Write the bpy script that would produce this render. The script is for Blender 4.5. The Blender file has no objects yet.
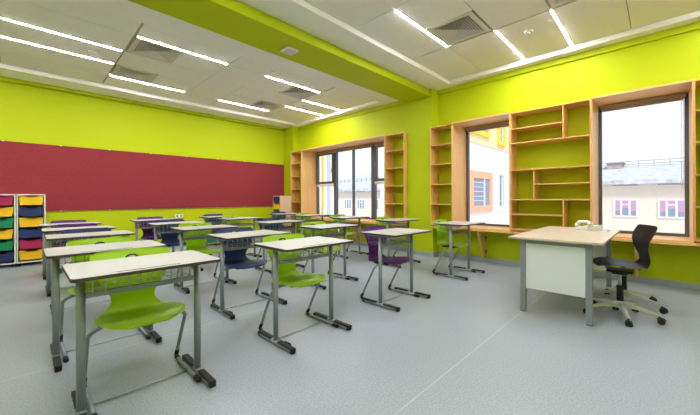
import bpy, bmesh, math, random
from mathutils import Vector, Matrix
random.seed(4)
PI = math.pi
scene = bpy.context.scene
C = scene.collection

# ---------------------------------------------------------------- camera
cam = bpy.data.cameras.new('camera')
cam.sensor_fit = 'HORIZONTAL'; cam.sensor_width = 36.0
cam.lens = 36.0 * 319.0 / 700.0
cam.shift_y = -8.8 / 700.0
cam.clip_start = 0.02; cam.clip_end = 500
camo = bpy.data.objects.new('camera', cam); C.objects.link(camo)
CAMM = Matrix.Rotation(math.radians(-45.6), 4, 'Z') @ Matrix.Rotation(PI/2, 4, 'X') @ Matrix.Rotation(math.radians(-0.2), 4, 'Z')
CAMM.translation = (0, 0, 1.165)
camo.matrix_world = CAMM
scene.camera = camo

# ---------------------------------------------------------------- world, sun, exposure
w = bpy.data.worlds.new('sky'); scene.world = w; w.use_nodes = True
nt = w.node_tree; nt.nodes.clear()
out = nt.nodes.new('ShaderNodeOutputWorld'); bg = nt.nodes.new('ShaderNodeBackground')
tc = nt.nodes.new('ShaderNodeTexCoord'); sx = nt.nodes.new('ShaderNodeSeparateXYZ')
rp = nt.nodes.new('ShaderNodeValToRGB')
nt.links.new(tc.outputs['Generated'], sx.inputs[0]); nt.links.new(sx.outputs['Z'], rp.inputs[0])
rp.color_ramp.elements[0].position = 0.0; rp.color_ramp.elements[0].color = (0.86, 0.90, 1.0, 1)
rp.color_ramp.elements[1].position = 0.6; rp.color_ramp.elements[1].color = (0.70, 0.80, 1.0, 1)
nt.links.new(rp.outputs[0], bg.inputs['Color']); bg.inputs['Strength'].default_value = 1.32
nt.links.new(bg.outputs[0], out.inputs[0])
sun = bpy.data.lights.new('sun', 'SUN'); sun.energy = 3.4; sun.angle = math.radians(12); sun.color = (1, 0.96, 0.9)
suno = bpy.data.objects.new('sun', sun); C.objects.link(suno)
suno.rotation_euler = Vector((0.55, 0.45, -0.95)).to_track_quat('-Z', 'Y').to_euler()
LIGHT_STRENGTH = 262.0
vs = scene.view_settings
scene.display_settings.display_device = 'sRGB'
vs.view_transform = 'Standard'; vs.look = 'None'; vs.gamma = 1.0; vs.exposure = 0.0
vs.use_curve_mapping = False
scene.cycles.max_bounces = 10; scene.cycles.diffuse_bounces = 6; scene.cycles.transparent_max_bounces = 12
scene.cycles.use_denoising = True
scene.cycles.sample_clamp_indirect = 6.0

# ---------------------------------------------------------------- materials
def mat(name, col, rough=0.5, metal=0.0, emit=None, es=0, noise=None, bump=None, spec=0.5, coat=0):
    m = bpy.data.materials.new(name); m.use_nodes = True
    n = m.node_tree; b = n.nodes['Principled BSDF']
    b.inputs['Base Color'].default_value = (*col, 1); b.inputs['Roughness'].default_value = rough
    b.inputs['Metallic'].default_value = metal; b.inputs['Specular IOR Level'].default_value = spec
    b.inputs['Coat Weight'].default_value = coat
    if emit: b.inputs['Emission Color'].default_value = (*emit, 1); b.inputs['Emission Strength'].default_value = es
    if noise or bump:
        t = n.nodes.new('ShaderNodeTexCoord')
    if noise:      # (scale, amount)
        x = n.nodes.new('ShaderNodeTexNoise'); x.inputs['Scale'].default_value = noise[0]; x.inputs['Detail'].default_value = 3
        n.links.new(t.outputs['Object'], x.inputs['Vector'])
        r = n.nodes.new('ShaderNodeValToRGB')
        r.color_ramp.elements[0].position = .3; r.color_ramp.elements[1].position = .7
        r.color_ramp.elements[0].color = (*[c*(1-noise[1]) for c in col], 1)
        r.color_ramp.elements[1].color = (*[min(1, c*(1+noise[1])) for c in col], 1)
        n.links.new(x.outputs['Fac'], r.inputs[0]); n.links.new(r.outputs[0], b.inputs['Base Color'])
    if bump:       # (scale, strength)
        x = n.nodes.new('ShaderNodeTexNoise'); x.inputs['Scale'].default_value = bump[0]; x.inputs['Detail'].default_value = 2
        n.links.new(t.outputs['Object'], x.inputs['Vector'])
        u = n.nodes.new('ShaderNodeBump'); u.inputs['Strength'].default_value = bump[1]; u.inputs['Distance'].default_value = .004
        n.links.new(x.outputs['Fac'], u.inputs['Height']); n.links.new(u.outputs[0], b.inputs['Normal'])
    return m

def wood_mat(name, c1, c2, axis, rough=.42):
    m = mat(name, c1, rough); n = m.node_tree; b = n.nodes['Principled BSDF']
    t = n.nodes.new('ShaderNodeTexCoord'); mp = n.nodes.new('ShaderNodeMapping')
    s = [22, 22, 22]; s[axis] = 1.2
    mp.inputs['Scale'].default_value = s
    x = n.nodes.new('ShaderNodeTexNoise'); x.inputs['Scale'].default_value = 2.0; x.inputs['Detail'].default_value = 4; x.inputs['Distortion'].default_value = .6
    r = n.nodes.new('ShaderNodeValToRGB'); r.color_ramp.elements[0].position = .3; r.color_ramp.elements[1].position = .7
    r.color_ramp.elements[0].color = (*c2, 1); r.color_ramp.elements[1].color = (*c1, 1)
    n.links.new(t.outputs['Object'], mp.inputs[0]); n.links.new(mp.outputs[0], x.inputs['Vector'])
    n.links.new(x.outputs['Fac'], r.inputs[0]); n.links.new(r.outputs[0], b.inputs['Base Color'])
    return m

def floor_mat():
    m = mat('vinyl_floor', (.40, .43, .46), .34); n = m.node_tree; b = n.nodes['Principled BSDF']
    t = n.nodes.new('ShaderNodeTexCoord')
    x = n.nodes.new('ShaderNodeTexNoise'); x.inputs['Scale'].default_value = 90; x.inputs['Detail'].default_value = 2
    n.links.new(t.outputs['Object'], x.inputs['Vector'])
    r = n.nodes.new('ShaderNodeValToRGB'); r.color_ramp.elements[0].position = .35; r.color_ramp.elements[1].position = .65
    r.color_ramp.elements[0].color = (.25, .275, .312, 1); r.color_ramp.elements[1].color = (.34, .37, .41, 1)
    n.links.new(x.outputs['Fac'], r.inputs[0])
    # welded seams between sheets that run along X, every 2 m in Y
    s = n.nodes.new('ShaderNodeSeparateXYZ'); n.links.new(t.outputs['Object'], s.inputs[0])
    def mth(op, a, bb=None):
        q = n.nodes.new('ShaderNodeMath'); q.operation = op
        for i, v in enumerate((a, bb)):
            if v is None: continue
            if isinstance(v, (int, float)): q.inputs[i].default_value = v
            else: n.links.new(v, q.inputs[i])
        return q.outputs[0]
    y = mth('SUBTRACT', s.outputs['Y'], 1.03 - 10)
    f = mth('MODULO', y, 2.0)
    d = mth('LESS_THAN', f, .009)
    mx = n.nodes.new('ShaderNodeMix'); mx.data_type = 'RGBA'
    n.links.new(d, mx.inputs['Factor']); n.links.new(r.outputs[0], mx.inputs['A']); mx.inputs['B'].default_value = (.40, .43, .46, 1)
    n.links.new(mx.outputs['Result'], b.inputs['Base Color'])
    x2 = n.nodes.new('ShaderNodeTexNoise'); x2.inputs['Scale'].default_value = 3.5
    n.links.new(t.outputs['Object'], x2.inputs['Vector'])
    mr = n.nodes.new('ShaderNodeMapRange'); mr.inputs['To Min'].default_value = .32; mr.inputs['To Max'].default_value = .38
    n.links.new(x2.outputs['Fac'], mr.inputs['Value']); n.links.new(mr.outputs[0], b.inputs['Roughness'])
    return m

def shell_mat(name, col, rough=.38):
    # moulded plastic with a shallow grid of grooves on the seat
    m = mat(name, col, rough); n = m.node_tree; b = n.nodes['Principled BSDF']
    t = n.nodes.new('ShaderNodeTexCoord'); s = n.nodes.new('ShaderNodeSeparateXYZ'); n.links.new(t.outputs['Object'], s.inputs[0])
    def mth(op, a, bb=None):
        q = n.nodes.new('ShaderNodeMath'); q.operation = op
        for i, v in enumerate((a, bb)):
            if v is None: continue
            if isinstance(v, (int, float)): q.inputs[i].default_value = v
            else: n.links.new(v, q.inputs[i])
        return q.outputs[0]
    gx = mth('LESS_THAN', mth('PINGPONG', s.outputs['X'], .0225), .0016)
    gy = mth('LESS_THAN', mth('PINGPONG', s.outputs['Y'], .0225), .0016)
    g = mth('MULTIPLY', mth('MAXIMUM', gx, gy), mth('LESS_THAN', s.outputs['Z'], .47))
    u = n.nodes.new('ShaderNodeBump'); u.inputs['Strength'].default_value = .6; u.inputs['Distance'].default_value = -.002
    n.links.new(g, u.inputs['Height']); n.links.new(u.outputs[0], b.inputs['Normal'])
    return m

def glass_mat():
    m = bpy.data.materials.new('window_glass'); m.use_nodes = True; n = m.node_tree; n.nodes.clear()
    o = n.nodes.new('ShaderNodeOutputMaterial'); mx = n.nodes.new('ShaderNodeMixShader')
    tr = n.nodes.new('ShaderNodeBsdfTransparent'); gl = n.nodes.new('ShaderNodeBsdfGlossy'); gl.inputs['Roughness'].default_value = .02
    fr = n.nodes.new('ShaderNodeFresnel'); fr.inputs['IOR'].default_value = 1.3
    tr.inputs['Color'].default_value = (.97, .98, .98, 1)
    ge = n.nodes.new('ShaderNodeNewGeometry'); mu = n.nodes.new('ShaderNodeMath'); mu.operation = 'MULTIPLY'; iv = n.nodes.new('ShaderNodeMath'); iv.operation = 'SUBTRACT'; iv.inputs[0].default_value = 1.0
    n.links.new(ge.outputs['Backfacing'], iv.inputs[1]); n.links.new(fr.outputs[0], mu.inputs[0]); n.links.new(iv.outputs[0], mu.inputs[1])
    n.links.new(mu.outputs[0], mx.inputs[0]); n.links.new(tr.outputs[0], mx.inputs[1]); n.links.new(gl.outputs[0], mx.inputs[2])
    n.links.new(mx.outputs[0], o.inputs[0]); return m

M = dict(
    green=mat('lime_paint', (.45, .525, .002), .6, bump=(60, .05), spec=.2),
    board=mat('red_felt', (.27, .036, .046), .95, noise=(120, .22), bump=(160, .5), spec=.15),
    white=mat('ceiling_white', (.88, .87, .85), .8),
    tile=mat('ceiling_tile', (.86, .85, .82), .85, noise=(40, .02)),
    seam=mat('tile_gap', (.36, .36, .27), .8),
    floor=floor_mat(),
    base=mat('grey_skirting', (.31, .34, .38), .5),
    wood_y=wood_mat('birch_along_y', (.80, .48, .17), (.70, .385, .115), 1),
    wood_z=wood_mat('birch_upright', (.80, .48, .17), (.70, .385, .115), 2),
    pale=wood_mat('pale_beech_top', (.60, .50, .385), (.53, .43, .32), 0, .35),
    pwood=wood_mat('pale_beech_front', (.72, .52, .32), (.64, .44, .25), 0),
    frame=mat('anodised_frame', (.115, .115, .125), .45, .3),
    wframe=mat('white_window_strip', (.75, .73, .68), .5),
    glass=glass_mat(),
    blind=mat('blind_fabric', (.42, .32, .27), .7),
    lam=mat('cream_laminate', (.46, .45, .42), .40, noise=(150, .03)),
    edge=mat('dark_laminate_edge', (.05, .03, .024), .5),
    steel=mat('grey_painted_steel', (.27, .29, .325), .38, .25),
    wire=mat('basket_wire', (.42, .43, .44), .35, .5),
    blackp=mat('black_plastic', (.012, .011, .011), .5, spec=.3),
    grey=mat('grey_plastic', (.16, .17, .19), .5),
    chrome=mat('polished_aluminium', (.52, .52, .54), .32, .45),
    wpanel=mat('white_panel', (.72, .74, .73), .45),
    dsteel=mat('desk_grey_steel', (.26, .275, .30), .42, .25),
    wplast=mat('white_plastic', (.80, .80, .77), .4),
    lamp=mat('led_diffuser', (1, 1, 1), .5, emit=(.96, .955, 1.0), es=LIGHT_STRENGTH),
    vent=mat('vent_white', (.66, .63, .61), .55),
    dark=mat('dark_void', (.02, .02, .02), .9),
    c_green=shell_mat('lime_plastic', (.46, .70, .008)),
    c_pale=shell_mat('pale_lime_plastic', (.36, .62, .03)),
    c_blue=shell_mat('navy_plastic', (.035, .06, .20)),
    c_purple=shell_mat('purple_plastic', (.15, .025, .24)),
    c_black=shell_mat('black_shell', (.018, .016, .022), .34),
    t_yellow=mat('yellow_tray', (.88, .50, .012), .4), t_navy=mat('navy_tray', (.014, .026, .12), .4),
    t_green=mat('green_tray', (.0, .22, .085), .4), t_red=mat('crimson_tray', (.42, .012, .09), .4),
    cream=mat('cream_render', (.72, .62, .52), .9, noise=(2, .03)), cream2=mat('yellow_cladding', (.80, .66, .36), .8),
    whiter=mat('white_render', (.80, .80, .82), .9), orange=mat('orange_surround', (.88, .42, .26), .8),
    yellow=mat('yellow_surround', (.85, .60, .05), .8),
    roof=mat('snowy_roof', (.50, .52, .56), .9, noise=(3, .25)), snow=mat('snow', (.78, .80, .84), .95, noise=(.5, .06)),
    pane=mat('dark_outdoor_glass', (.24, .29, .38), .2), pink=mat('pink_curtain', (.52, .30, .46), .9),
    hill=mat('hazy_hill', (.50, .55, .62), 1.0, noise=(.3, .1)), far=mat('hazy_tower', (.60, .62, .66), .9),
    graym=mat('grey_brick', (.42, .36, .36), .9, noise=(8, .2)),
)

# ---------------------------------------------------------------- mesh helpers
def box(bm, x0, x1, y0, y1, z0, z1, mi=0, bev=0.0):
    vs_ = [bm.verts.new((x, y, z)) for x in (x0, x1) for y in (y0, y1) for z in (z0, z1)]
    idx = [(0, 1, 3, 2), (4, 6, 7, 5), (0, 4, 5, 1), (2, 3, 7, 6), (0, 2, 6, 4), (1, 5, 7, 3)]
    fs = [bm.faces.new([vs_[i] for i in f]) for f in idx]
    for f in fs: f.material_index = mi
    if bev > 0:
        es = list({e for f in fs for e in f.edges})
        bmesh.ops.bevel(bm, geom=es, offset=bev, segments=2, affect='EDGES', profile=.6, material=mi)
    return vs_

def prism(bm, pts, a, b, axis=2, mi=0):
    """polygon pts (2D) extruded along axis from a to b"""
    def P(p, t):
        q = list(p); q.insert(axis, t); return q
    lo = [bm.verts.new(P(p, a)) for p in pts]; hi = [bm.verts.new(P(p, b)) for p in pts]
    fs = [bm.faces.new(lo), bm.faces.new(hi)]
    for i in range(len(pts)):
        j = (i+1) % len(pts); fs.append(bm.faces.new((lo[i], lo[j], hi[j], hi[i])))
    for f in fs: f.material_index = mi
    bmesh.ops.recalc_face_normals(bm, faces=fs)
    return fs

def fillet(pts, r, n=5):
    pts = [Vector(p) for p in pts]; o = [pts[0]]
    for i in range(1, len(pts)-1):
        a, b, c = pts[i-1], pts[i], pts[i+1]
        u = (a-b); v = (c-b); k = min(r, u.length*.48, v.length*.48)
        p0 = b+u.normalized()*k; p1 = b+v.normalized()*k
        for j in range(n+1):
            t = j/n; o.append((1-t)**2*p0 + 2*t*(1-t)*b + t*t*p1)
    o.append(pts[-1]); return o

def tube(bm, pts, r, seg=10, mi=0, flat=1.0):
    """sweep a round (or flattened) section along pts"""
    pts = [Vector(p) for p in pts]; rings = []
    up = Vector((0, 0, 1)); prev = None
    for i, p in enumerate(pts):
        d = (pts[min(i+1, len(pts)-1)] - pts[max(i-1, 0)]).normalized()
        if prev is None:
            s = d.cross(up)
            if s.length < .1: s = d.cross(Vector((0, 1, 0)))
        else: s = prev - d*prev.dot(d)
        s.normalize(); prev = s; t = s.cross(d).normalized()
        rr = r[i] if isinstance(r, (list, tuple)) else r
        rings.append([bm.verts.new(p + s*math.cos(2*PI*k/seg)*rr + t*math.sin(2*PI*k/seg)*rr*flat) for k in range(seg)])
    for a, b in zip(rings, rings[1:]):
        for k in range(seg):
            f = bm.faces.new((a[k], a[(k+1) % seg], b[(k+1) % seg], b[k])); f.smooth = True; f.material_index = mi
    for rg, rev in ((rings[0], True), (rings[-1], False)):
        f = bm.faces.new(rg[::-1] if rev else rg); f.material_index = mi

def lathe(bm, prof, c, seg=20, mi=0, smooth=True):
    rings = []
    for r, z in prof:
        rings.append([bm.verts.new((c[0]+math.cos(2*PI*k/seg)*max(r, 1e-4), c[1]+math.sin(2*PI*k/seg)*max(r, 1e-4), c[2]+z)) for k in range(seg)])
    for a, b in zip(rings, rings[1:]):
        for k in range(seg):
            f = bm.faces.new((a[k], a[(k+1) % seg], b[(k+1) % seg], b[k])); f.smooth = smooth; f.material_index = mi
    for rg in (rings[0], rings[-1]):
        f = bm.faces.new(rg); f.material_index = mi

def obj(name, bm, mats, parent=None, loc=None, rot=None, label=None, smooth=False):
    bmesh.ops.recalc_face_normals(bm, faces=bm.faces[:])
    me = bpy.data.meshes.new(name); bm.to_mesh(me); bm.free()
    for m in (mats if isinstance(mats, (list, tuple)) else [mats]): me.materials.append(m)
    if smooth:
        for p in me.polygons: p.use_smooth = True
    o = bpy.data.objects.new(name, me); C.objects.link(o)
    if parent: o.parent = parent
    if loc: o.location = loc
    if rot: o.rotation_euler = rot
    if label: o['label'] = label
    return o

def tag(o, label, cat, group=None):
    o['label'] = label; o['category'] = cat
    if group: o['group'] = group
    return o
def thing(name, label, cat, loc=(0, 0, 0), rz=0, group=None):
    o = bpy.data.objects.new(name, None); C.objects.link(o); o.empty_display_size = .1
    o.location = loc; o.rotation_euler = (0, 0, rz); return tag(o, label, cat, group)
def struct(name, bm, m, parent=None):
    o = obj(name, bm, m, parent)
    if not parent: o['kind'] = 'structure'
    return o
def copy_tree(o, parent=None):
    c = o.copy(); C.objects.link(c); c.parent = parent
    for ch in [k for k in bpy.data.objects if k.parent == o]: copy_tree(ch, c)
    return c
N = bmesh.new

# ================================================================ SETTING
XW = 5.90; XG = 6.20; YB = 8.45; XL = -2.6; YF = -2.6; ZC = 3.35; ZT = 3.42; XF = 5.58
WIN = [(4.40, 7.42), (1.80, 2.785), (-0.255, 0.70)]; WZ0, WZ1 = .62, 2.585

b = N(); box(b, XL-.2, XW+.35, YF-.2, YB+.2, -.15, 0); struct('floor', b, M['floor'])
b = N()
box(b, XW, XW+.35, YF-.2, YB+.2, 0, WZ0); box(b, XW, XW+.35, YF-.2, YB+.2, WZ1, 3.7)
ys = [YF-.2, -0.269, .714, 1.786, 2.799, 4.386, 7.434, YB+.2]
for i in range(0, 8, 2): box(b, XW, XW+.35, ys[i], ys[i+1], WZ0, WZ1)
struct('wall_right', b, M['green'])
b = N(); box(b, XL-.2, XW, YB, YB+.2, 0, 3.7); struct('wall_back', b, M['green'])
b = N(); box(b, XL-.2, XL, YF-.2, YB, 0, 3.7); struct('wall_left', b, M['green'])
b = N(); box(b, XL, XW, YF-.2, YF, 0, 3.7); struct('wall_front', b, M['green'])
b = N(); box(b, 5.68, XW, 3.26, 3.87, 0, ZC); struct('trim_1', b, M['green'])          # pilaster under the beam
b = N(); box(b, 5.68, XW, 7.96, YB, 0, ZC); struct('trim_2', b, M['green'])            # pilaster in the corner
b = N(); box(b, XL, XW, 3.33, 3.90, 3.20, 3.66); box(b, XL, XW, 3.30, 3.33, 3.20, 3.265); struct('trim_3', b, M['green'])   # ceiling beam
b = N(); box(b, XW-.035, XW, YF, 3.30, 3.265, ZC); box(b, XW-.035, XW, 3.90, YB, 3.265, ZC); struct('trim_4', b, M['green'])
b = N(); box(b, XL, XW-.035, YB-.13, YB, 3.29, ZC); struct('trim_5', b, M['green'])
# skirting
b = N(); box(b, XW-.012, XW, YF, 3.26, 0, .085, bev=.003); box(b, 5.668, 5.68, 3.248, 3.87, 0, .085); box(b, 5.68, XW-.012, 3.248, 3.26, 0, .085)
box(b, XW-.012, XW, 3.87, 7.96, 0, .085); box(b, 5.668, 5.68, 7.948, YB-.012, 0, .085); box(b, 5.68, XW-.012, 7.948, 7.96, 0, .085); struct('baseboard_right', b, M['base'])
b = N(); box(b, XL, 5.668, YB-.012, YB, 0, .085); struct('baseboard_back', b, M['base'])
b = N(); box(b, XL, XL+.012, YF, YB-.012, 0, .085); struct('baseboard_left', b, M['base'])

# ceiling: plaster border, recessed tile fields
b = N()
def border(y0, y1, x1, ya, yb):      # outer y0..y1, recess XL+.4..x1 by ya..yb
    box(b, XL, XL+.4, y0, y1, ZC, 3.66); box(b, x1, XW, y0, y1, ZC, 3.66)
    box(b, XL+.4, x1, y0, ya, ZC, 3.66); box(b, XL+.4, x1, yb, y1, ZC, 3.66)
border(YF, 3.33, 5.70, YF+.4, 2.91)
border(3.90, YB, 5.66, 4.60, 7.81)
ceil = struct('ceiling', b, M['white'])
b = N(); box(b, XL+.4, 5.70, YF+.4, 2.91, ZT+.02, ZT+.1); box(b, XL+.4, 5.66, 4.60, 7.81, ZT+.02, ZT+.1); obj('grid_backing', b, M['seam'], ceil)
LIGHTS = [(-.24, 1.04, 5.85), (-.24, 1.04, 6.505), (1.10, 2.38, 5.185), (1.10, 2.36, 7.16), (3.10, 4.39, 5.19), (3.11, 4.38, 7.20), (4.45, 5.64, 5.865), (4.45, 5.64, 6.545),
          (3.11, 4.40, 2.28), (4.44, 5.67, 1.60), (4.44, 5.67, .95),
          (1.10, 2.38, 1.60), (1.10, 2.38, -.37), (-.24, 1.04, .95), (-.24, 1.04, 2.27), (3.11, 4.38, .29), (3.11, 4.38, -1.03), (-1.58, -.29, 1.6), (-1.58, -.29, 5.19), (-1.58, -.29, 7.16), (4.44, 5.67, -.7), (-1.58, -.29, -.37)]
VENTS = [(1.405, 5.52), (1.405, 6.83), (4.08, 5.52), (4.08, 6.83), (4.08, 1.945), (4.08, .62)]
xl = [-2.2, -1.60, -.265, 1.07, 2.405, 3.075, 4.415]
def tiles(x1, y_lines):
    xs = xl + [x1]
    for i in range(len(xs)-1):
        for j in range(len(y_lines)-1):
            x0, x1_ = xs[i], xs[i+1]; y0, y1 = y_lines[j], y_lines[j+1]
            gx0 = .014 if abs(x0-1.07) < .01 or abs(x0-4.415) < .01 else .0045
            gx1 = .014 if abs(x1_-1.07) < .01 or abs(x1_-4.415) < .01 else .0045
            xa, xb, ya, yb = x0+gx0, x1_-gx1, y0+.0045, y1-.0045
            vent = [v for v in VENTS if xa < v[0] < xb and ya-.05 < v[1] < yb+.05]
            if vent:
                v = vent[0]; h = .315
                for r in ((xa, v[0]-h, ya, yb), (v[0]+h, xb, ya, yb)):
                    if r[1]-r[0] > .01: box(b, r[0], r[1], r[2], r[3], ZT, ZT+.02)
            else: box(b, xa, xb, ya, yb, ZT, ZT+.02)
b = N()
tiles(5.70, [-2.2, -1.68, -1.03, -.37, .29, .95, 1.615, 2.275, 2.91]); tiles(5.66, [4.60, 5.19, 5.85, 6.51, 7.165, 7.81])
obj('tile_field', b, M['tile'], ceil)

# windows: frames, panes, handles
def window(n, y0, y1, mull=(), sashes=()):
    b = N(); t = .042; x0, x1 = XG-.05, XG+.02
    box(b, x0, x1, y0, y1, WZ0+.015, WZ0+.06); box(b, x0, x1, y0, y1, WZ1-.09, WZ1)
    box(b, x0, x1, y0, y0+t, WZ0+.06, WZ1-.09); box(b, x0, x1, y1-t, y1, WZ0+.06, WZ1-.09)
    for m, wd in mull: box(b, x0-.01, x1, m-wd/2, m+wd/2, WZ0+.06, WZ1-.09)
    o = struct('window_%d' % n, b, M['frame'])
    g = N(); box(g, XG-.012, XG-.006, y0+.01, y1-.01, WZ0+.03, WZ1-.02); obj('pane', g, M['glass'], o)
    for (a, c, z0) in sashes:        # opening sash at the top, lower pane below a pale strip
        s = N(); q = .065
        box(s, x0-.03, x1-.03, a, c, z0, z0+q, bev=.004); box(s, x0-.03, x1-.03, a, c, WZ1-.15, WZ1-.085, bev=.004)
        box(s, x0-.03, x1-.03, a, a+q, z0+q, WZ1-.15); box(s, x0-.03, x1-.03, c-q, c, z0+q, WZ1-.15)
        so = obj('sash', s, M['frame'], o)
        s = N(); zh = z0+.43; hy = a+.035 if a > 5.5 else c-.035
        box(s, x0-.05, x0-.03, hy-.014, hy+.014, zh-.03, zh+.03, bev=.003); tube(s, [(x0-.05, hy, zh), (x0-.07, hy, zh), (x0-.07, hy, zh-.11)], .008, 8)
        obj('handle', s, M['grey'], so)
        s = N(); box(s, x0-.02, x1-.02, a, c, z0-.075, z0-.012); obj('transom_strip', s, M['wframe'], o)
    return o
window(1, 4.40, 7.42, mull=[(6.60, .10), (5.91, .035), (5.20, .12)], sashes=[(6.65, 7.40, 1.60), (4.44, 5.14, 1.60)])
window(2, 1.80, 2.785)
window(3, -.255, .70)

# ================================================================ OUTSIDE
b = N(); box(b, -60, 160, -80, 160, -7.3, -7.0); g = struct('ground', b, M['snow'])
far = thing('apartment_building', 'long cream building with snowy grey roof across the yard outside the windows', 'building', (27, 10, -7))
def fp(name, bm, m, par=None, lab=None):
    o = obj(name, bm, m, par or far, label=lab); 
    if par is None: o.location = (-27, -10, 7)
    return o
b = N(); box(b, 27, 37, -14, 34, -7, 2.05); fp('wall', b, M['cream'])
b = N(); prism(b, [(26.5, 2.02), (26.5, 2.28), (32, 3.62), (37.5, 2.28), (37.5, 2.02)], -14.4, 34.4, axis=1)
fp('roof', b, M['roof'])
b = N()
for i in range(60): box(b, 31.2, 31.3, -14+i*.8, -13.96+i*.8, 3.3, 3.85)
for z in (3.6, 3.82): box(b, 31.22, 31.27, -14.2, 34.2, z, z+.05)
fp('snow_guard', b, M['graym'])
b = N(); box(b, 30.6, 32.2, 2.10, 2.95, 2.9, 3.72); box(b, 30.5, 32.3, 2.0, 3.05, 3.72, 3.8); fp('chimney', b, M['graym'])
wf = pn = ct = None
for k in range(-2, 16):
    y0 = .00 + k*2.09 - 1.0
    if wf is None:
        b = N(); box(b, 26.93, 27.0, 0, 1.2, -.06, .02); box(b, 26.93, 27.0, 0, 1.2, 1.0, 1.08); box(b, 26.93, 27, 0, .09, .02, 1.0); box(b, 26.93, 27, 1.11, 1.2, .02, 1.0)
        box(b, 26.93, 27, .36, .45, .02, 1.0); box(b, 26.93, 27, .77, .86, .02, 1.0); box(b, 26.93, 27, .45, .77, .70, .76)
        wf = fp('window', b, M['wplast']); base_loc = wf.location.copy(); W = wf
        b = N(); box(b, 26.96, 26.985, .05, 1.15, 0, 1.04); pn = fp('pane', b, M['pane'], wf)
        b = N()
        for (a, c) in ((.09, .36), (.86, 1.11), (.45, .77)):
            for q in range(6):
                yy = a+(c-a)*q/6; box(b, 26.94+.006*(q % 2), 26.955+.006*(q % 2), yy, yy+(c-a)/6, .30 if a != .45 else .5, 1.0)
        ct = fp('curtain', b, M['pink'], wf)
    else: W = copy_tree(wf, far)
    W.location = base_loc + Vector((0, y0, 0))
    if k > 8:
        for q in [c_ for c_ in bpy.data.objects if c_.parent == W and c_.name.startswith('curtain')]: bpy.data.objects.remove(q)
for k in range(-2, 16):
    y0 = k*2.09 - 1.0
    b = N(); box(b, 26.97, 27.02, y0, y0+1.2, 1.93, 2.0); fp('vent_slot', b, M['graym'])

wing = thing('school_wing', 'white building wing with orange framed window and yellow upper floor outside', 'building', (18, 9, -7))
def wp(name, bm, m, par=None, lab=None):
    o = obj(name, bm, m, par or wing, label=lab)
    if par is None: o.location = (-18, -9, 7)
    return o
foot = [(9.9, 8.0), (25.2, 8.0), (25.2, 11.0), (14.2, 11.0)]
b = N(); prism(b, foot, -7, 4.46); wp('wall', b, M['whiter'])
b = N(); prism(b, [(9.8, 7.95), (25.3, 7.95), (25.3, 11.05), (14.1, 11.05)], 4.46, 9.0); wp('upper_wall', b, M['cream2'])
def wwin(x0, x1, z0, z1, t, mt, y=8.0):
    b = N()
    box(b, x0, x1, y-.12, y, z0, z0+t); box(b, x0, x1, y-.12, y, z1-t, z1); box(b, x0, x0+t, y-.12, y, z0+t, z1-t); box(b, x1-t, x1, y-.12, y, z0+t, z1-t)
    o = wp('window', b, mt)
    b = N(); box(b, x0+t, x1-t, y-.05, y-.01, z0+t, z1-t); wp('pane', b, M['pane'], o)
    b = N(); xm = (x0+x1)/2+.25*(x1-x0)*.5
    box(b, xm-.05, xm+.05, y-.09, y-.05, z0+t, z1-t)
    for q in range(1, 6 if x1-x0 > 2 else 2):
        zz = z0+t+(z1-z0-2*t)*q/6; box(b, x0+t, xm-.05, y-.075, y-.05, zz, zz+.03)
    wp('glazing_bar', b, M['whiter'], o)
wwin(18.0, 21.35, .30, 2.80, .42, M['orange']); wwin(22.2, 23.8, .30, 3.05, .32, M['whiter']); wwin(12.6, 15.4, .30, 2.80, .42, M['orange'])
wwin(17.2, 20.8, 5.0, 7.4, .28, M['yellow'], 7.95); wwin(22.3, 23.6, 4.75, 7.4, .34, M['yellow'], 7.95); wwin(12.4, 15.4, 5.0, 7.4, .28, M['yellow'], 7.95)
lw = thing('stair_tower', 'white rendered tower with yellow corner strip close outside the big window', 'building', (7.4, 10.5, -7))
b = N(); box(b, 6.3, 8.98, 9.5, 11.5, -7, 6); o = obj('wall', b, M['whiter'], lw, loc=(-7.4, -10.5, 7))
b = N(); box(b, 8.11, 8.19, 9.46, 9.5, -7, 6); o = obj('corner_strip', b, M['yellow'], lw, loc=(-7.4, -10.5, 7))
b = N(); box(b, 8.40, 8.55, 9.46, 9.5, -7, 6); o = obj('grey_strip', b, M['far'], lw, loc=(-7.4, -10.5, 7))
b = N(); rows = []
for i in range(41):
    y = 20+i*3.0; h = 5.9 + 1.1*math.sin(i*.55) + .5*math.sin(i*1.7)
    rows.append([b.verts.new((92, y, -7)), b.verts.new((100, y, h*1.25)), b.verts.new((125, y, h*1.1)), b.verts.new((140, y, -7))])
for p, q in zip(rows, rows[1:]):
    for k in range(3): b.faces.new((p[k], q[k], q[k+1], p[k+1]))
b.faces.new(rows[0]); b.faces.new(rows[-1][::-1])
o = obj('hill', b, M['hill'], smooth=True); o['kind'] = 'structure'
b = N(); box(b, 60, 66, 51.6, 56.8, -7, 7.1); box(b, 61, 64, 52.4, 54, 7.1, 7.6); tag(obj('distant_tower', b, M['far']), 'hazy grey tower block beyond the snowy roof, through the big window', 'building')

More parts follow.
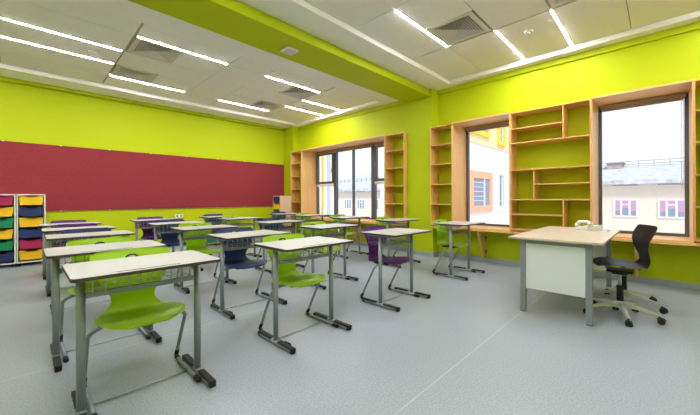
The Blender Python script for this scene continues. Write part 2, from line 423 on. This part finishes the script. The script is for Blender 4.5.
# ================================================================ JOINERY ALONG THE WINDOW WALL
def bookcase(y0, y1, label, parts, zb=.645, zt=2.56, xf=XF, xb=XW-.002, open_left=True, open_right=True):
    t = .014
    r = thing('bookcase', label, 'bookcase', ((xf+xb)/2, (y0+y1)/2, zb)); r['group'] = 'birch bookcases along the window wall'
    L = (-r.location[0], -r.location[1], -r.location[2])
    def P(n, m, *bx):
        b = N()
        for q in bx: box(b, *q, bev=.0015)
        return obj(n, b, m, r, loc=L)
    P('side_panel', M['wood_z'], (xf, xb, y0+.001, y0+t, zb, zt)); P('side_panel', M['wood_z'], (xf, xb, y1-t, y1-.001, zb, zt))
    P('top_panel', M['wood_y'], (xf, xb, y0+t, y1-t, zt-t, zt)); P('bottom_panel', M['wood_y'], (xf, xb, y0+t, y1-t, zb, zb+t))
    for kind, a, c, e in parts:
        if kind == 's': P('shelf', M['wood_y'], (xf+.004, xb, a, c, e-t/2, e+t/2))
        else: P('divider', M['wood_z'], (xf+.004, xb, a-t/2, a+t/2, c, e))
    return r
def sh(y0, y1, zs): return [('s', y0+.014, y1-.014, z) for z in zs]
Z5 = [2.195, 1.82, 1.435, 1.05]
bookcase(3.872, 4.385, 'narrow birch bookcase right of the wide window, beside the green pilaster', sh(3.872, 4.385, Z5), xb=XW-.002)
bookcase(7.435, 7.955, 'narrow birch bookcase left of the wide window, in the far corner', sh(7.435, 7.955, Z5))
bookcase(2.80, 3.255, 'narrow birch bookcase between green pilaster and white-building window', sh(2.80, 3.255, Z5))
Y0, Y1 = .715, 1.785; T = .0125
bookcase(Y0, Y1, 'wide birch bookcase with staggered shelves between the two right windows',
         [('s', Y0+.014, Y1-.014, 2.055), ('d', 1.05, 2.055+T, 2.546), ('s', 1.05+T, Y1-.014, 2.29),
          ('s', Y0+.014, Y1-.014, 1.62), ('s', Y0+.014, Y1-.014, 1.14), ('d', 1.44, 1.14+T, 1.62-T), ('s', Y0+.014, 1.44-T, 1.38),
          ('d', 1.05, .66, 1.14-T), ('s', 1.05+T, Y1-.014, .90)])
bookcase(-1.30, -.270, 'birch bookcase at the right edge, right of the teacher desk window', sh(-1.30, -.270, Z5))

def surround(y0, y1, label):
    t = .013; r = thing('window_surround', label, 'window surround', (5.86, (y0+y1)/2, .62), group='birch window surrounds')
    L = tuple(-c for c in r.location)
    def P(n, m, q):
        b = N(); box(b, *q, bev=.0015); return obj(n, b, m, r, loc=L)
    x0, x1 = XF-.005, XG-.052
    P('sill_board', M['wood_y'], (x0, x1, y0-t, y1+t, WZ0-.0+.002, .643)); P('top_panel', M['wood_y'], (x0, x1, y0-t, y1+t, 2.552, 2.578))
    P('side_panel', M['wood_z'], (x0, x1, y0-t, y0-.001, .645, 2.55)); P('side_panel', M['wood_z'], (x0, x1, y1+.001, y1+t, .645, 2.55))
surround(4.40, 7.42, 'birch box surround with deep sill around the wide window')
surround(1.80, 2.785, 'birch box surround around the narrow window showing the white wing')
surround(-.255, .70, 'birch box surround around the window behind the teacher desk')
def counter(y0, y1, label, brs):
    r = thing('wall_counter', label, 'counter', (5.72, (y0+y1)/2, .58)); L = tuple(-c for c in r.location)
    b = N(); box(b, 5.545, 5.895, y0, y1, .588, .619, bev=.002); obj('counter_board', b, M['wood_y'], r, loc=L)
    for y in brs:
        b = N(); prism(b, [(5.575, .586), (5.885, .586), (5.885, .09), (5.835, .09), (5.60, .50)], y-.014, y+.014, axis=1)
        br = obj('bracket', b, M['wood_z'], r, loc=L)
        for z in (.45, .20):
            b = N(); box(b, 5.86, 5.886, y-.040, y-.014, z-.025, z+.025); obj('angle_plate', b, M['grey'], br)
counter(-2.0, 3.235, 'long birch counter board on brackets under the two right windows', (2.32, .25, -1.5))
counter(3.89, 7.94, 'long birch counter board on brackets under the wide window', (7.1, 6.3, 5.5, 4.7))
# blinds rolled up
def blind(y0, y1, label, chain=None):
    r = thing('roller_blind', label, 'blind', (6.08, (y0+y1)/2, 2.5), group='rolled-up window blinds'); L = tuple(-c for c in r.location)
    b = N(); box(b, 6.07, 6.13, y0+.02, y1-.02, 2.50, 2.548, bev=.006); obj('cassette', b, M['blind'], r, loc=L)
    b = N(); tube(b, [(6.10, y0+.04, 2.485), (6.10, y1-.04, 2.485)], .018, 12); tube(b, [(6.10, y0+.04, 2.462), (6.10, y1-.04, 2.462)], .008, 8); obj('roll', b, M['blind'], r, loc=L)
    if chain:
        b = N(); tube(b, [(6.07, chain, 2.50), (6.07, chain, 1.30)], .0035, 6); tube(b, [(6.06, chain+.02, 2.50), (6.06, chain+.02, 1.30)], .0035, 6); tube(b, fillet([(6.07, chain, 1.30), (6.065, chain+.01, 1.27), (6.06, chain+.02, 1.30)], .02), .0035, 6)
        obj('pull_chain', b, M['wplast'], r, loc=L)
blind(6.48, 7.41, 'rolled-up brown blind over the left sash of the wide window')
blind(5.16, 6.46, 'rolled-up brown blind over the middle panes of the wide window')
blind(4.41, 5.14, 'rolled-up brown blind over the right sash of the wide window')
blind(1.81, 2.775, 'rolled-up brown blind over the window with the white wing')
blind(-.245, .69, 'rolled-up brown blind with white pull chain over the rightmost window', chain=-.20)

# ================================================================ BOARD
r = thing('pin_board', 'long dark red felt pin board across the back wall', 'board', (1.5, YB, .95)); L = tuple(-c for c in r.location)
b = N(); box(b, -2.3, 5.672, YB-.022, YB-.001, .945, 2.225); obj('felt_panel', b, M['board'], r, loc=L)
b = N()
for i in range(9):
    for z in (.94, 2.222): box(b, -.28+i*.77, -.25+i*.77, YB-.03, YB-.02, z-.006, z+.012)
obj('metal_clip', b, M['chrome'], r, loc=L)
r = thing('wall_socket', 'white double socket on the green back wall below the red board', 'socket', (2.65, YB, .76)); L = tuple(-c for c in r.location)
b = N(); box(b, 2.56, 2.74, YB-.012, YB-.001, .715, .80, bev=.003); obj('face_plate', b, M['wplast'], r, loc=L)
b = N()
for x in (2.605, 2.695): lathe(b, [(.024, 0), (.024, .002), (.018, .002)], (0, 0, 0)); 
bmesh.ops.delete(b, geom=b.verts[:], context='VERTS')
for x in (2.605, 2.695): tube(b, [(x, YB-.016, .757), (x, YB-.011, .757)], .022, 16)
obj('socket_insert', b, M['grey'], r, loc=L)

# ================================================================ CEILING FITTINGS
for i, (x0, x1, y) in enumerate(LIGHTS):
    bay = 'back' if y > 4 else 'front'
    col = ['far left', 'left', 'middle', 'right', 'window-side'][0 if x0 < -1 else 1 if x0 < 0 else 2 if x0 < 2 else 3 if x0 < 4 else 4]
    row = {5.85: 'nearer the beam', 6.505: 'nearer the red board', 5.865: 'nearer the beam', 6.545: 'nearer the red board', 5.185: 'beside the beam-side vent', 5.19: 'beside the beam-side vent', 7.16: 'nearest the red board', 7.20: 'nearest the red board',
           2.28: 'touching the vent near the beam', 1.60: 'nearer the beam', .95: 'nearer the camera'}.get(y, 'overhead')
    t = thing('light_strip', 'slim white ceiling light in %s ceiling bay, %s column, %s' % (bay, col, row), 'ceiling light', ((x0+x1)/2, y, ZT), group='linear ceiling lights')
    h = (x1-x0)/2
    b = N(); box(b, -h, h, -.018, -.013, -.003, 0); box(b, -h, h, .013, .018, -.003, 0); box(b, -h, -h+.004, -.013, .013, -.003, 0); box(b, h-.004, h, -.013, .013, -.003, 0); obj('housing', b, M['wplast'], t)
    b = N(); box(b, -h+.005, h-.005, -.010, .010, -.005, -.001, bev=.001); obj('diffuser', b, M['lamp'], t)
vnames = ['left vent of the back ceiling bay, beside the light by the beam', 'left vent of the back ceiling bay, nearest the red board', 'right vent of the back ceiling bay, nearer the beam', 'right vent of the back ceiling bay, nearest the red board', 'large vent of the front ceiling bay, nearest the beam', 'vent of the front ceiling bay, cut by the top of the picture']
v0 = None
for (x, y), lab in zip(VENTS, vnames):
    if v0 is None:
        t = v0 = thing('ceiling_vent', 'x', 'air vent', group='square louvred ceiling vents')
        b = N(); h = .308; a = .255
        box(b, -h, h, -h, -a, -.004, .012); box(b, -h, h, a, h, -.004, .012); box(b, -h, -a, -a, a, -.004, .012); box(b, a, h, -a, a, -.004, .012); obj('frame', b, M['vent'], t)
        b = N()
        for k in range(8):
            ro = .250-k*.031; ri = ro-.022
            if ri < .012: ri = .012
            lo = [b.verts.new((sx_*ro, sy_*ro, -.003)) for sx_, sy_ in ((-1, -1), (1, -1), (1, 1), (-1, 1))]
            hi = [b.verts.new((sx_*ri, sy_*ri, .010)) for sx_, sy_ in ((-1, -1), (1, -1), (1, 1), (-1, 1))]
            hi2 = [b.verts.new((sx_*(ri+.003), sy_*(ri+.003), .0115)) for sx_, sy_ in ((-1, -1), (1, -1), (1, 1), (-1, 1))]
            lo2 = [b.verts.new((sx_*(ro+.003), sy_*(ro+.003), -.001)) for sx_, sy_ in ((-1, -1), (1, -1), (1, 1), (-1, 1))]
            for i in range(4):
                j = (i+1) % 4
                for A, B in ((lo, hi), (hi, hi2), (hi2, lo2), (lo2, lo)): b.faces.new((A[i], A[j], B[j], B[i]))
        obj('louvre', b, M['vent'], t)
        b = N(); box(b, -.26, .26, -.26, .26, .040, .055); obj('duct', b, M['dark'], t)
    else: t = copy_tree(v0)
    t.location = (x, y, ZT); t['label'] = 'square louvred ' + lab
for (x, y), lab in zip([(.74, 6.21), (4.76, 6.21), (4.78, 1.29)], ['small round smoke detector between the two leftmost back ceiling lights', 'small round smoke detector in the far right corner of the back ceiling bay', 'small round smoke detector between two lights of the front ceiling bay']):
    t = thing('smoke_detector', lab, 'smoke detector', (x, y, ZT), group='round ceiling smoke detectors')
    b = N(); lathe(b, [(.055, 0), (.055, -.012), (.045, -.020)], (0, 0, 0), 24); obj('base', b, M['wplast'], t)
    b = N(); lathe(b, [(.030, -.019), (.030, -.034), (.022, -.042), (.0, -.043)], (0, 0, 0), 20); obj('sensor', b, M['vent'], t)
t = thing('wireless_access_point', 'flat square white box with rounded corners under the green ceiling beam', 'router', (2.53, 3.62, 3.20), PI/4*0)
b = N(); box(b, -.095, .095, -.095, .095, -.034, 0, bev=.016); obj('cover', b, M['wplast'], t)
b = N(); box(b, -.075, .075, -.075, .075, -.037, -.033, bev=.001); obj('front_plate', b, M['vent'], t)

# ================================================================ STUDENT CHAIRS
def catmull(P, n):
    out_ = []
    for i in range(len(P)-1):
        p0 = P[max(i-1, 0)]; p1 = P[i]; p2 = P[i+1]; p3 = P[min(i+2, len(P)-1)]
        for j in range(n):
            t = j/n
            out_.append([.5*((2*b_)+(-a+c)*t+(2*a-5*b_+4*c-d)*t*t+(-a+3*b_-3*c+d)*t**3) for a, b_, c, d in zip(p0, p1, p2, p3)])
    out_.append(list(P[-1])); return out_

PROF = [(.000, .424, .10), (.006, .438, .155), (.032, .450, .202), (.09, .455, .232), (.20, .443, .236), (.29, .432, .222), (.345, .438, .180), (.380, .470, .138),
        (.392, .515, .124), (.388, .565, .142), (.386, .62, .172), (.395, .68, .200), (.415, .74, .224), (.437, .785, .230), (.450, .812, .222), (.455, .826, .195)]
def shell_mesh(hole=True):
    b = N(); rows = catmull(PROF, 3); nu = 26; grid = []
    for y, z, hw in rows:
        row = []
        k = max(0, min(1, (z-.50)/.2))          # 0 on the seat, 1 on the backrest
        ks = 1-max(0, min(1, (z-.43)/.08)) if y > .05 else .4
        for i in range(nu+1):
            u = -1+2*i/nu
            yy = y - k*.045*u*u; zz = z + (.012*u*u*(1 if .08 < y < .34 and z < .5 else 0))
            row.append(b.verts.new((u*hw, yy, zz)))
        grid.append(row)
    ell = lambda v: (v.co.x/.032)**2 + ((v.co.z-.772)/.017)**2
    for r0, r1 in zip(grid, grid[1:]):
        for i in range(nu):
            q = (r0[i], r0[i+1], r1[i+1], r1[i]); cx = sum(v.co.x for v in q)/4; cz = sum(v.co.z for v in q)/4; cy = sum(v.co.y for v in q)/4
            if hole and cy > .36 and (cx/.032)**2+((cz-.772)/.017)**2 < 1: continue
            f = b.faces.new(q); f.smooth = True
    b.verts.ensure_lookup_table()
    for e in b.edges:
        if e.is_boundary:
            for v in e.verts:
                if v.co.y > .36 and abs(v.co.x) < .06 and .74 < v.co.z < .80:
                    s = math.sqrt(ell(v))
                    if s > .01: v.co.x /= s; v.co.z = .772+(v.co.z-.772)/s
    bmesh.ops.solidify(b, geom=b.faces[:], thickness=.008)
    return b
def build_chair(m):
    t = thing('student_chair', 'x', 'chair')
    s = obj('seat_shell', shell_mesh(), m, t, loc=(0, -.055, 0), smooth=True)
    md = s.modifiers.new('s', 'SUBSURF'); md.levels = 1; md.render_levels = 1
    b = N()
    ring = [(.034*math.cos(a*PI/10), .428, .772+.019*math.sin(a*PI/10)) for a in range(21)]
    tube(b, ring, .0045, 6); obj('grip_rim', b, M['blackp'], s)
    for sd in (-1, 1):
        b = N()
        p = fillet([(sd*.10, .13, .418), (sd*.205, .13, .418), (sd*.262, .135, .385), (sd*.262, .33, .030), (sd*.260, .30, .016), (sd*.258, -.10, .016)], .035, 5)
        tube(b, p, .0115, 10)
        lg = obj('leg', b, M['steel'], t)
        b = N(); tube(b, fillet([(sd*.262, .300, .075), (sd*.262, .335, .022), (sd*.262, .29, .0145)], .02), .0145, 10); obj('rear_glider', b, M['blackp'], lg)
        b = N(); tube(b, [(sd*.258, -.055, .0155), (sd*.258, -.11, .0155), (sd*.258, -.12, .0155)], [.0155, .0155, .011], 12); obj('end_cap', b, M['blackp'], lg)
    b = N(); tube(b, [(-.255, .07, .012), (.255, .07, .012)], .005, 8); obj('stretcher', b, M['wire'], t)
    b = N(); box(b, -.11, .11, .06, .26, .404, .424, bev=.006); obj('seat_support', b, M['blackp'], t)
    return t
chair_proto = {}
def chair(kind, x, y, label, rz=0):
    if kind not in chair_proto: t = chair_proto[kind] = build_chair(M['c_'+kind])
    else: t = copy_tree(chair_proto[kind])
    t.location = (x, y, 0); t.rotation_euler = (0, 0, rz); tag(t, label, 'chair', 'moulded plastic classroom chairs'); return t

# ================================================================ STUDENT DESKS
ZD = .79
def rounded_rect(x0, x1, y0, y1, r, n=5):
    o = []
    for cx, cy, a0 in ((x1-r, y1-r, 0), (x0+r, y1-r, 90), (x0+r, y0+r, 180), (x1-r, y0+r, 270)):
        for k in range(n+1):
            a = math.radians(a0+90*k/n); o.append((cx+r*math.cos(a), cy+r*math.sin(a)))
    return o
def build_desk():
    t = thing('student_desk', 'x', 'desk')
    b = N(); prism(b, rounded_rect(-.36, .36, 0, .50, .025), ZD-.018, ZD-.0015, mi=1); prism(b, rounded_rect(-.358, .358, .002, .498, .024), ZD-.0014, ZD, mi=0)
    top = obj('tabletop', b, [M['lam'], M['edge']], t)
    b = N(); tube(b, [(-.18, .040, ZD), (-.10, .036, ZD), (.13, .036, ZD)], [.004, .006, .005], 8, flat=.4); obj('pencil_groove', b, M['edge'], top)
    for sd in (-1, 1):
        b = N(); tube(b, [(sd*.30, .25, .038), (sd*.30, .25, ZD-.035)], .021, 16)
        box(b, sd*.30-.025, sd*.30+.025, .10, .42, ZD-.037, ZD-.012, bev=.004)
        tube(b, [(sd*.30, .2285, .60), (sd*.30, .226, .60)], .005, 8)
        lg = obj('leg', b, M['steel'], t)
        b = N()
        y0, y1 = .006, .49
        tube(b, [(sd*.302, y0+.004, .020), (sd*.302, y0+.02, .022), (sd*.302, .25, .024), (sd*.302, y1-.02, .022), (sd*.302, y1-.004, .020)], [.016, .021, .022, .021, .016], 14, flat=.80)
        ft = obj('foot', b, M['steel'], lg)
        for (a, c) in ((y0-.006, .20), (.295, y1+.006)):
            b = N(); box(b, sd*.302-.020, sd*.302+.020, a, c, .024, .044, bev=.006)
            e = a if a < .1 else c; box(b, sd*.302-.020, sd*.302+.020, min(e, e+(.04 if a < .1 else -.04)), max(e, e+(.04 if a < .1 else -.04)), .003, .042, bev=.009)
            obj('foot_cap', b, M['blackp'], ft)
    b = N(); box(b, -.281, .281, .242, .262, .630, .662, bev=.004); obj('cross_rail', b, M['steel'], t)
    b = N()
    for i in range(10):
        x = -.25+i*.5/9; box(b, x-.003, x+.003, .2385, .2415, .655, ZD-.012)
        tube(b, [(x, .25, .664), (x, .44, .668)], .0018, 5)
    for i in range(9):
        x = -.25+(i+.5)*.5/9
        tube(b, [(x-.02, .245, .700), (x, .33, .680), (x+.02, .44, .700)], .0016, 5)
    for y in (.27, .33, .44): tube(b, [(-.275, y, .668), (.275, y, .668)], .0022, 6)
    tube(b, [(-.275, .44, .715), (.275, .44, .715)], .0022, 6)
    for x in (-.27, 0, .27): tube(b, [(x, .44, .668), (x, .44, ZD-.012)], .0022, 6)
    obj('book_basket', b, M['wire'], t)
    b = N(); tube(b, fillet([(-.30, .30, .70), (-.315, .30, .66), (-.315, .36, .66), (-.30, .38, .70)], .01), .003, 6); obj('bag_hook', b, M['steel'], t)
    return t
desk0 = None
COLS = [('leftmost column', .51, [(1.98, 'green'), (2.91, 'green'), (4.20, 'blue'), (5.26, 'purple'), (6.40, 'purple')]),
        ('second column from the left', 1.71, [(1.97, 'green'), (2.96, 'blue'), (4.16, 'green'), (5.32, 'blue'), (6.50, 'purple')]),
        ('third column from the left', 2.99, [(1.93, 'purple'), (3.08, 'green'), (4.32, 'blue'), (5.70, 'green'), (6.65, 'blue')]),
        ('column beside the windows', 4.68, [(1.97, 'green'), (3.12, 'green'), (4.35, 'green'), (5.55, 'green'), (6.62, 'blue')])]
DX = {('A', 1): -.05}
ROWS = ['front row', 'second row', 'third row', 'fourth row', 'back row']
for ci, (cn, cx, lst) in enumerate(COLS):
    for ri, (y, kind) in enumerate(lst):
        x = cx + (-.05 if (ci, ri) == (0, 1) else 0)
        if desk0 is None: d = desk0 = build_desk()
        else: d = copy_tree(desk0)
        d.location = (x, y, 0)
        tag(d, 'cream-topped grey desk in the %s, %s, %s chair behind it' % (ROWS[ri], cn, kind), 'desk', 'single classroom desks')
        cname = {'green': 'lime green', 'blue': 'navy blue', 'purple': 'purple'}[kind]
        dy = {0: .24, 1: .25, 2: .27, 3: .26, 4: .27}[ri]
        chair(kind, x+.005, y+dy, '%s plastic chair in the %s, %s' % (cname, ROWS[ri], cn), rz=0)

# ================================================================ TEACHER DESK
t = thing('teacher_desk', 'teacher desk with pale wood top, grey steel legs and white end panels', 'desk', (4.35, .77, 0)); L = (-4.35, -.77, 0)
X0, X1, YA, YC, ZS = 3.555, 5.20, .40, 1.12, .768
b = N(); box(b, X0-.03, X1, YA-.03, YC+.03, ZS-.021, ZS, bev=.003); top = obj('desktop', b, M['pale'], t, loc=L)
b = N(); box(b, 4.80, 5.02, .45, .475, ZS-.002, ZS+.001); obj('cable_slot', b, M['grey'], top)
lx = (X0, X1-.05-.05); ly = (YA+.05, YC-.10)
for x in (X0+.035, X1-.10):
    for y in (YA+.055, YC-.115):
        b = N(); box(b, x, x+.05, y, y+.05, .006, ZS-.022, bev=.004); lg = obj('leg', b, M['dsteel'], t, loc=L)
        b = N(); box(b, x+.005, x+.045, y+.005, y+.045, 0, .008); obj('foot_pad', b, M['blackp'], lg)
ya, yb = YA+.105, YC-.115
b = N(); box(b, X0+.040, X0+.080, ya, yb, .705, ZS-.022); box(b, X1-.095, X1-.055, ya, yb, .705, ZS-.022)
box(b, X0+.085, X1-.10, YA+.06, YA+.10, .715, ZS-.022); box(b, X0+.085, X1-.10, YC-.11, YC-.07, .715, ZS-.022); obj('apron_frame', b, M['dsteel'], t, loc=L)
b = N(); box(b, X0+.047, X0+.065, ya+.001, yb-.001, .245, .704, bev=.001); obj('end_panel', b, M['wpanel'], t, loc=L, label='white end panel facing the pupils')
b = N(); box(b, X1-.080, X1-.062, ya+.001, yb-.001, .245, .704, bev=.001); obj('end_panel', b, M['wpanel'], t, loc=L)

# telephone
t = thing('desk_telephone', 'white corded telephone on the far corner of the teacher desk', 'telephone', (4.93, .66, ZS+.003), rz=math.radians(-42))
b = N(); prism(b, [(-.10, 0), (.10, 0), (.10, .018), (.06, .026), (-.08, .060), (-.10, .055)], -.105, .105, axis=0); bmesh.ops.bevel(b, geom=b.edges[:], offset=.005, segments=2, affect='EDGES'); obj('base', b, M['wplast'], t)
for i in range(3):
    for j in range(4):
        u = -.035+j*.026; zt_ = .026+.034*(.06-u)/.14; b = N(); box(b, .012+i*.026, .028+i*.026, u, u+.016, zt_-.006, zt_+.003); obj('key', b, M['grey'], t)
b = N(); tube(b, fillet([(-.065, -.10, .062), (-.065, -.085, .098), (-.065, .075, .092), (-.065, .10, .052)], .04), [.019]*14, 12)
tube(b, [(-.065, -.102, .066), (-.065, -.096, .095)], .028, 14); tube(b, [(-.065, .094, .030), (-.065, .098, .066)], .028, 14); obj('handset', b, M['wplast'], t)
b = N(); pts = [(-.10-.035*math.sin(k/60*PI)+.006*math.cos(k*1.2), -.09+.19*k/60, .010+.006*math.sin(k*1.2)) for k in range(61)]
tube(b, pts, .0028, 5); obj('coiled_cord', b, M['wplast'], t)

# swivel chairs
def swivel(hx, hy, base_deg, label, R=.335):
    # base angles are given round the hub from the world X axis
    t = thing('swivel_chair', label, 'chair', (hx, hy, 0), group='black swivel chairs at the teacher desk')
    b = N(); lathe(b, [(.034, .085), (.038, .09), (.038, .150), (.030, .155)], (0, 0, 0)); obj('hub', b, M['chrome'], t)
    b = N(); lathe(b, [(.028, .150), (.028, .30), (.024, .305)], (0, 0, 0)); obj('column_sleeve', b, M['blackp'], t)
    b = N(); lathe(b, [(.014, .30), (.014, .445)], (0, 0, 0), 16); obj('gas_lift', b, M['chrome'], t)
    b = N(); box(b, -.09, .09, -.10, .10, .438, .462, bev=.008); box(b, -.05, .05, -.06, .06, .415, .44, bev=.008); tube(b, [(.0, .09, .45), (.17, .13, .44)], .008, 8); obj('tilt_mechanism', b, M['blackp'], t)
    for k in range(5):
        a = math.radians(base_deg+72*k)
        c, s = math.cos(a), math.sin(a)
        b = N()
        # tapered arm from hub to caster
        sec = [(.03, .026, .098, .138), (.16, .021, .094, .122), (R+.012, .014, .070, .088)]
        prev = None; first = None
        for d, hw, z0, z1 in sec:
            vs_ = [b.verts.new((c*d - s*q*wd, s*d + c*q*wd, z)) for q, wd, z in ((-1, hw, z0), (1, hw, z0), (1, hw*.7, z1), (-1, hw*.7, z1))]
            if prev:
                for i in range(4): b.faces.new((prev[i], prev[(i+1) % 4], vs_[(i+1) % 4], vs_[i]))
            else: first = vs_
            prev = vs_
        b.faces.new(first[::-1]); b.faces.new(prev)
        bmesh.ops.bevel(b, geom=b.edges[:], offset=.003, segments=2, affect='EDGES')
        arm = obj('base_arm', b, M['chrome'], t)
        b = N(); px, py = c*R, s*R
        tube(b, [(px, py, .045), (px, py, .074)], .008, 8)
        ax = Vector((-s, c, 0)); off = Vector((c, s, 0))*.012
        for q in (-1, 1):
            ctr = Vector((px, py, .0275))+off+ax*q*.014
            tube(b, [ctr-ax*.010, ctr-ax*.008, ctr+ax*.008, ctr+ax*.010], [.022, .0272, .0272, .022], 16)
        # hood over the twin wheels
        hood = [Vector((px, py, .0275))+off+Vector((c, s, 0))*math.cos(g)*.030+Vector((0, 0, 1))*math.sin(g)*.030 for g in [math.radians(20+14*i) for i in range(11)]]
        tube(b, hood, .007, 6); obj('castor', b, M['blackp'], arm)
    return t
for hx, hy, ang, arm_r, lab, face, lift in ((4.10, .30, 52, .28, 'black plastic swivel chair on castors, in front, tucked at the teacher desk', 110, .072), (4.63, .31, 30, .335, 'second black swivel chair, mostly hidden behind the front one', 108, .0)):
    t = swivel(hx, hy, ang, lab, arm_r)
    b = shell_mesh(True)
    s = obj('seat_shell', b, M['c_black'], t, smooth=True); md = s.modifiers.new('s', 'SUBSURF'); md.levels = 1; md.render_levels = 1
    # shell faces -y locally; turn it to 'face'
    rz = math.radians(face+90); s.rotation_euler = (0, 0, rz)
    o2 = Matrix.Rotation(rz, 3, 'Z') @ Vector((0, .20, 0)); s.location = (-o2.x, -o2.y, lift)

# ================================================================ TRAY CABINETS
def tray(parent, x0, x1, z0, z1, y, dep, m, lab):
    b = N(); t = .006; w_ = x1-x0; ta = .018
    xa, xb = x0+.006, x1-.006
    n = .05
    xc = (xa+xb)/2
    # front with a finger notch, tapering to the bottom
    prism(b, [(xa+ta, z0), (xb-ta, z0), (xb, z1), (xc+.085, z1), (xc+.065, z1-.022), (xc-.065, z1-.022), (xc-.085, z1), (xa, z1)], y, y+t, axis=1)
    prism(b, [(xa+ta, z0), (xa+ta+t, z0), (xa+t, z1), (xa, z1)], y+t, y+dep, axis=1); prism(b, [(xb-ta-t, z0), (xb-ta, z0), (xb, z1), (xb-t, z1)], y+t, y+dep, axis=1)
    box(b, xa+ta, xb-ta, y+t, y+dep, z0, z0+t); prism(b, [(xa+ta, z0), (xb-ta, z0), (xb, z1), (xa, z1)], y+dep, y+dep+t, axis=1)
    box(b, xa-.004, xc-.088, y-.012, y+.006, z1-.014, z1+.002, bev=.003); box(b, xc+.088, xb+.004, y-.012, y+.006, z1-.014, z1+.002, bev=.003)
    box(b, xc-.066, xc+.066, y-.010, y+.004, z1-.032, z1-.022, bev=.002)
    return obj('tray', b, m, parent, label=lab, loc=tuple(-c for c in parent.location))
TN = {'y': ('t_yellow', 'yellow tray'), 'n': ('t_navy', 'navy blue tray'), 'g': ('t_green', 'green tray'), 'r': ('t_red', 'crimson tray')}
def tray_cabinet(x0, x1, y0, y1, ztop, seq, label, fm, zbase=.06, name='tray_cabinet'):
    r = thing(name, label, 'cabinet', ((x0+x1)/2, (y0+y1)/2, 0)); L = tuple(-c for c in r.location); t = .018
    b = N(); box(b, x0, x0+t, y0, y1, zbase, ztop, bev=.002); box(b, x1-t, x1, y0, y1, zbase, ztop, bev=.002); box(b, x0+t, x1-t, y0, y1, ztop-t, ztop); box(b, x0+t, x1-t, y0, y1, zbase, zbase+t); box(b, x0+t, x1-t, y1-.008, y1, zbase+t, ztop-t)
    cas = obj('carcass', b, fm, r, loc=L)
    p = (ztop-zbase-2*t-.01)/len(seq)
    b = N()
    for i in range(len(seq)):
        z1 = ztop-t-.012-i*p
        for x in (x0+t, x1-t-.006): box(b, x, x+.006, y0+.02, y1-.02, z1-.018, z1-.010)
    obj('runner', b, M['grey'], r, loc=L)
    for i, ch in enumerate(seq):
        z1 = ztop-t-.014-i*p; tray(r, x0+t+.002, x1-t-.002, z1-p+.035, z1, y0+.0, y1-y0-.06, M[TN[ch][0]], TN[ch][1])
    for x in (x0+.04, x1-.04):
        for y in (y0+.05, y1-.05):
            b = N(); tube(b, [(x-.011, y, .0245), (x-.009, y, .0245), (x+.009, y, .0245), (x+.011, y, .0245)], [.019, .0243, .0243, .019], 14); box(b, x-.014, x+.014, y-.012, y+.02, .036, zbase, bev=.002); obj('castor', b, M['blackp'], r, loc=L)
    return r
tray_cabinet(-.095, .27, 8.0, 8.41, 1.265, 'ynynry', 'white tray cabinet beside the leftmost desks, yellow tray topmost', M['wplast'])
tray_cabinet(-.47, -.105, 8.0, 8.41, 1.265, 'rygygn', 'white tray cabinet at the left edge of the picture, crimson tray topmost', M['wplast'])
tray_cabinet(3.07, 3.42, 7.98, 8.40, .575, 'yg', 'low birch tray cabinet on the floor by the back wall, green tray at left', M['pwood'])
tray_cabinet(3.425, 3.775, 7.98, 8.40, .575, 'yy', 'low birch tray cabinet by the back wall, right one of the low pair', M['pwood'])
# tall beech cabinet in the corner, its trays facing the room sideways, ribbed side towards the camera
r = tray_cabinet(-.18, .18, -.185, .185, 1.255, 'nygnyr', 'tall beech tray cabinet with ribbed side, far right corner below the board end', M['pwood'], name='corner_cabinet')
r.location = (5.175, 7.80, 0); r.rotation_euler = (0, 0, -PI/2)
for i in range(10):
    z = .085+i*.116
    b = N(); box(b, .1805, .190, -.18, .18, z, z+.104, bev=.003); obj('side_rib', b, M['pwood'], r)
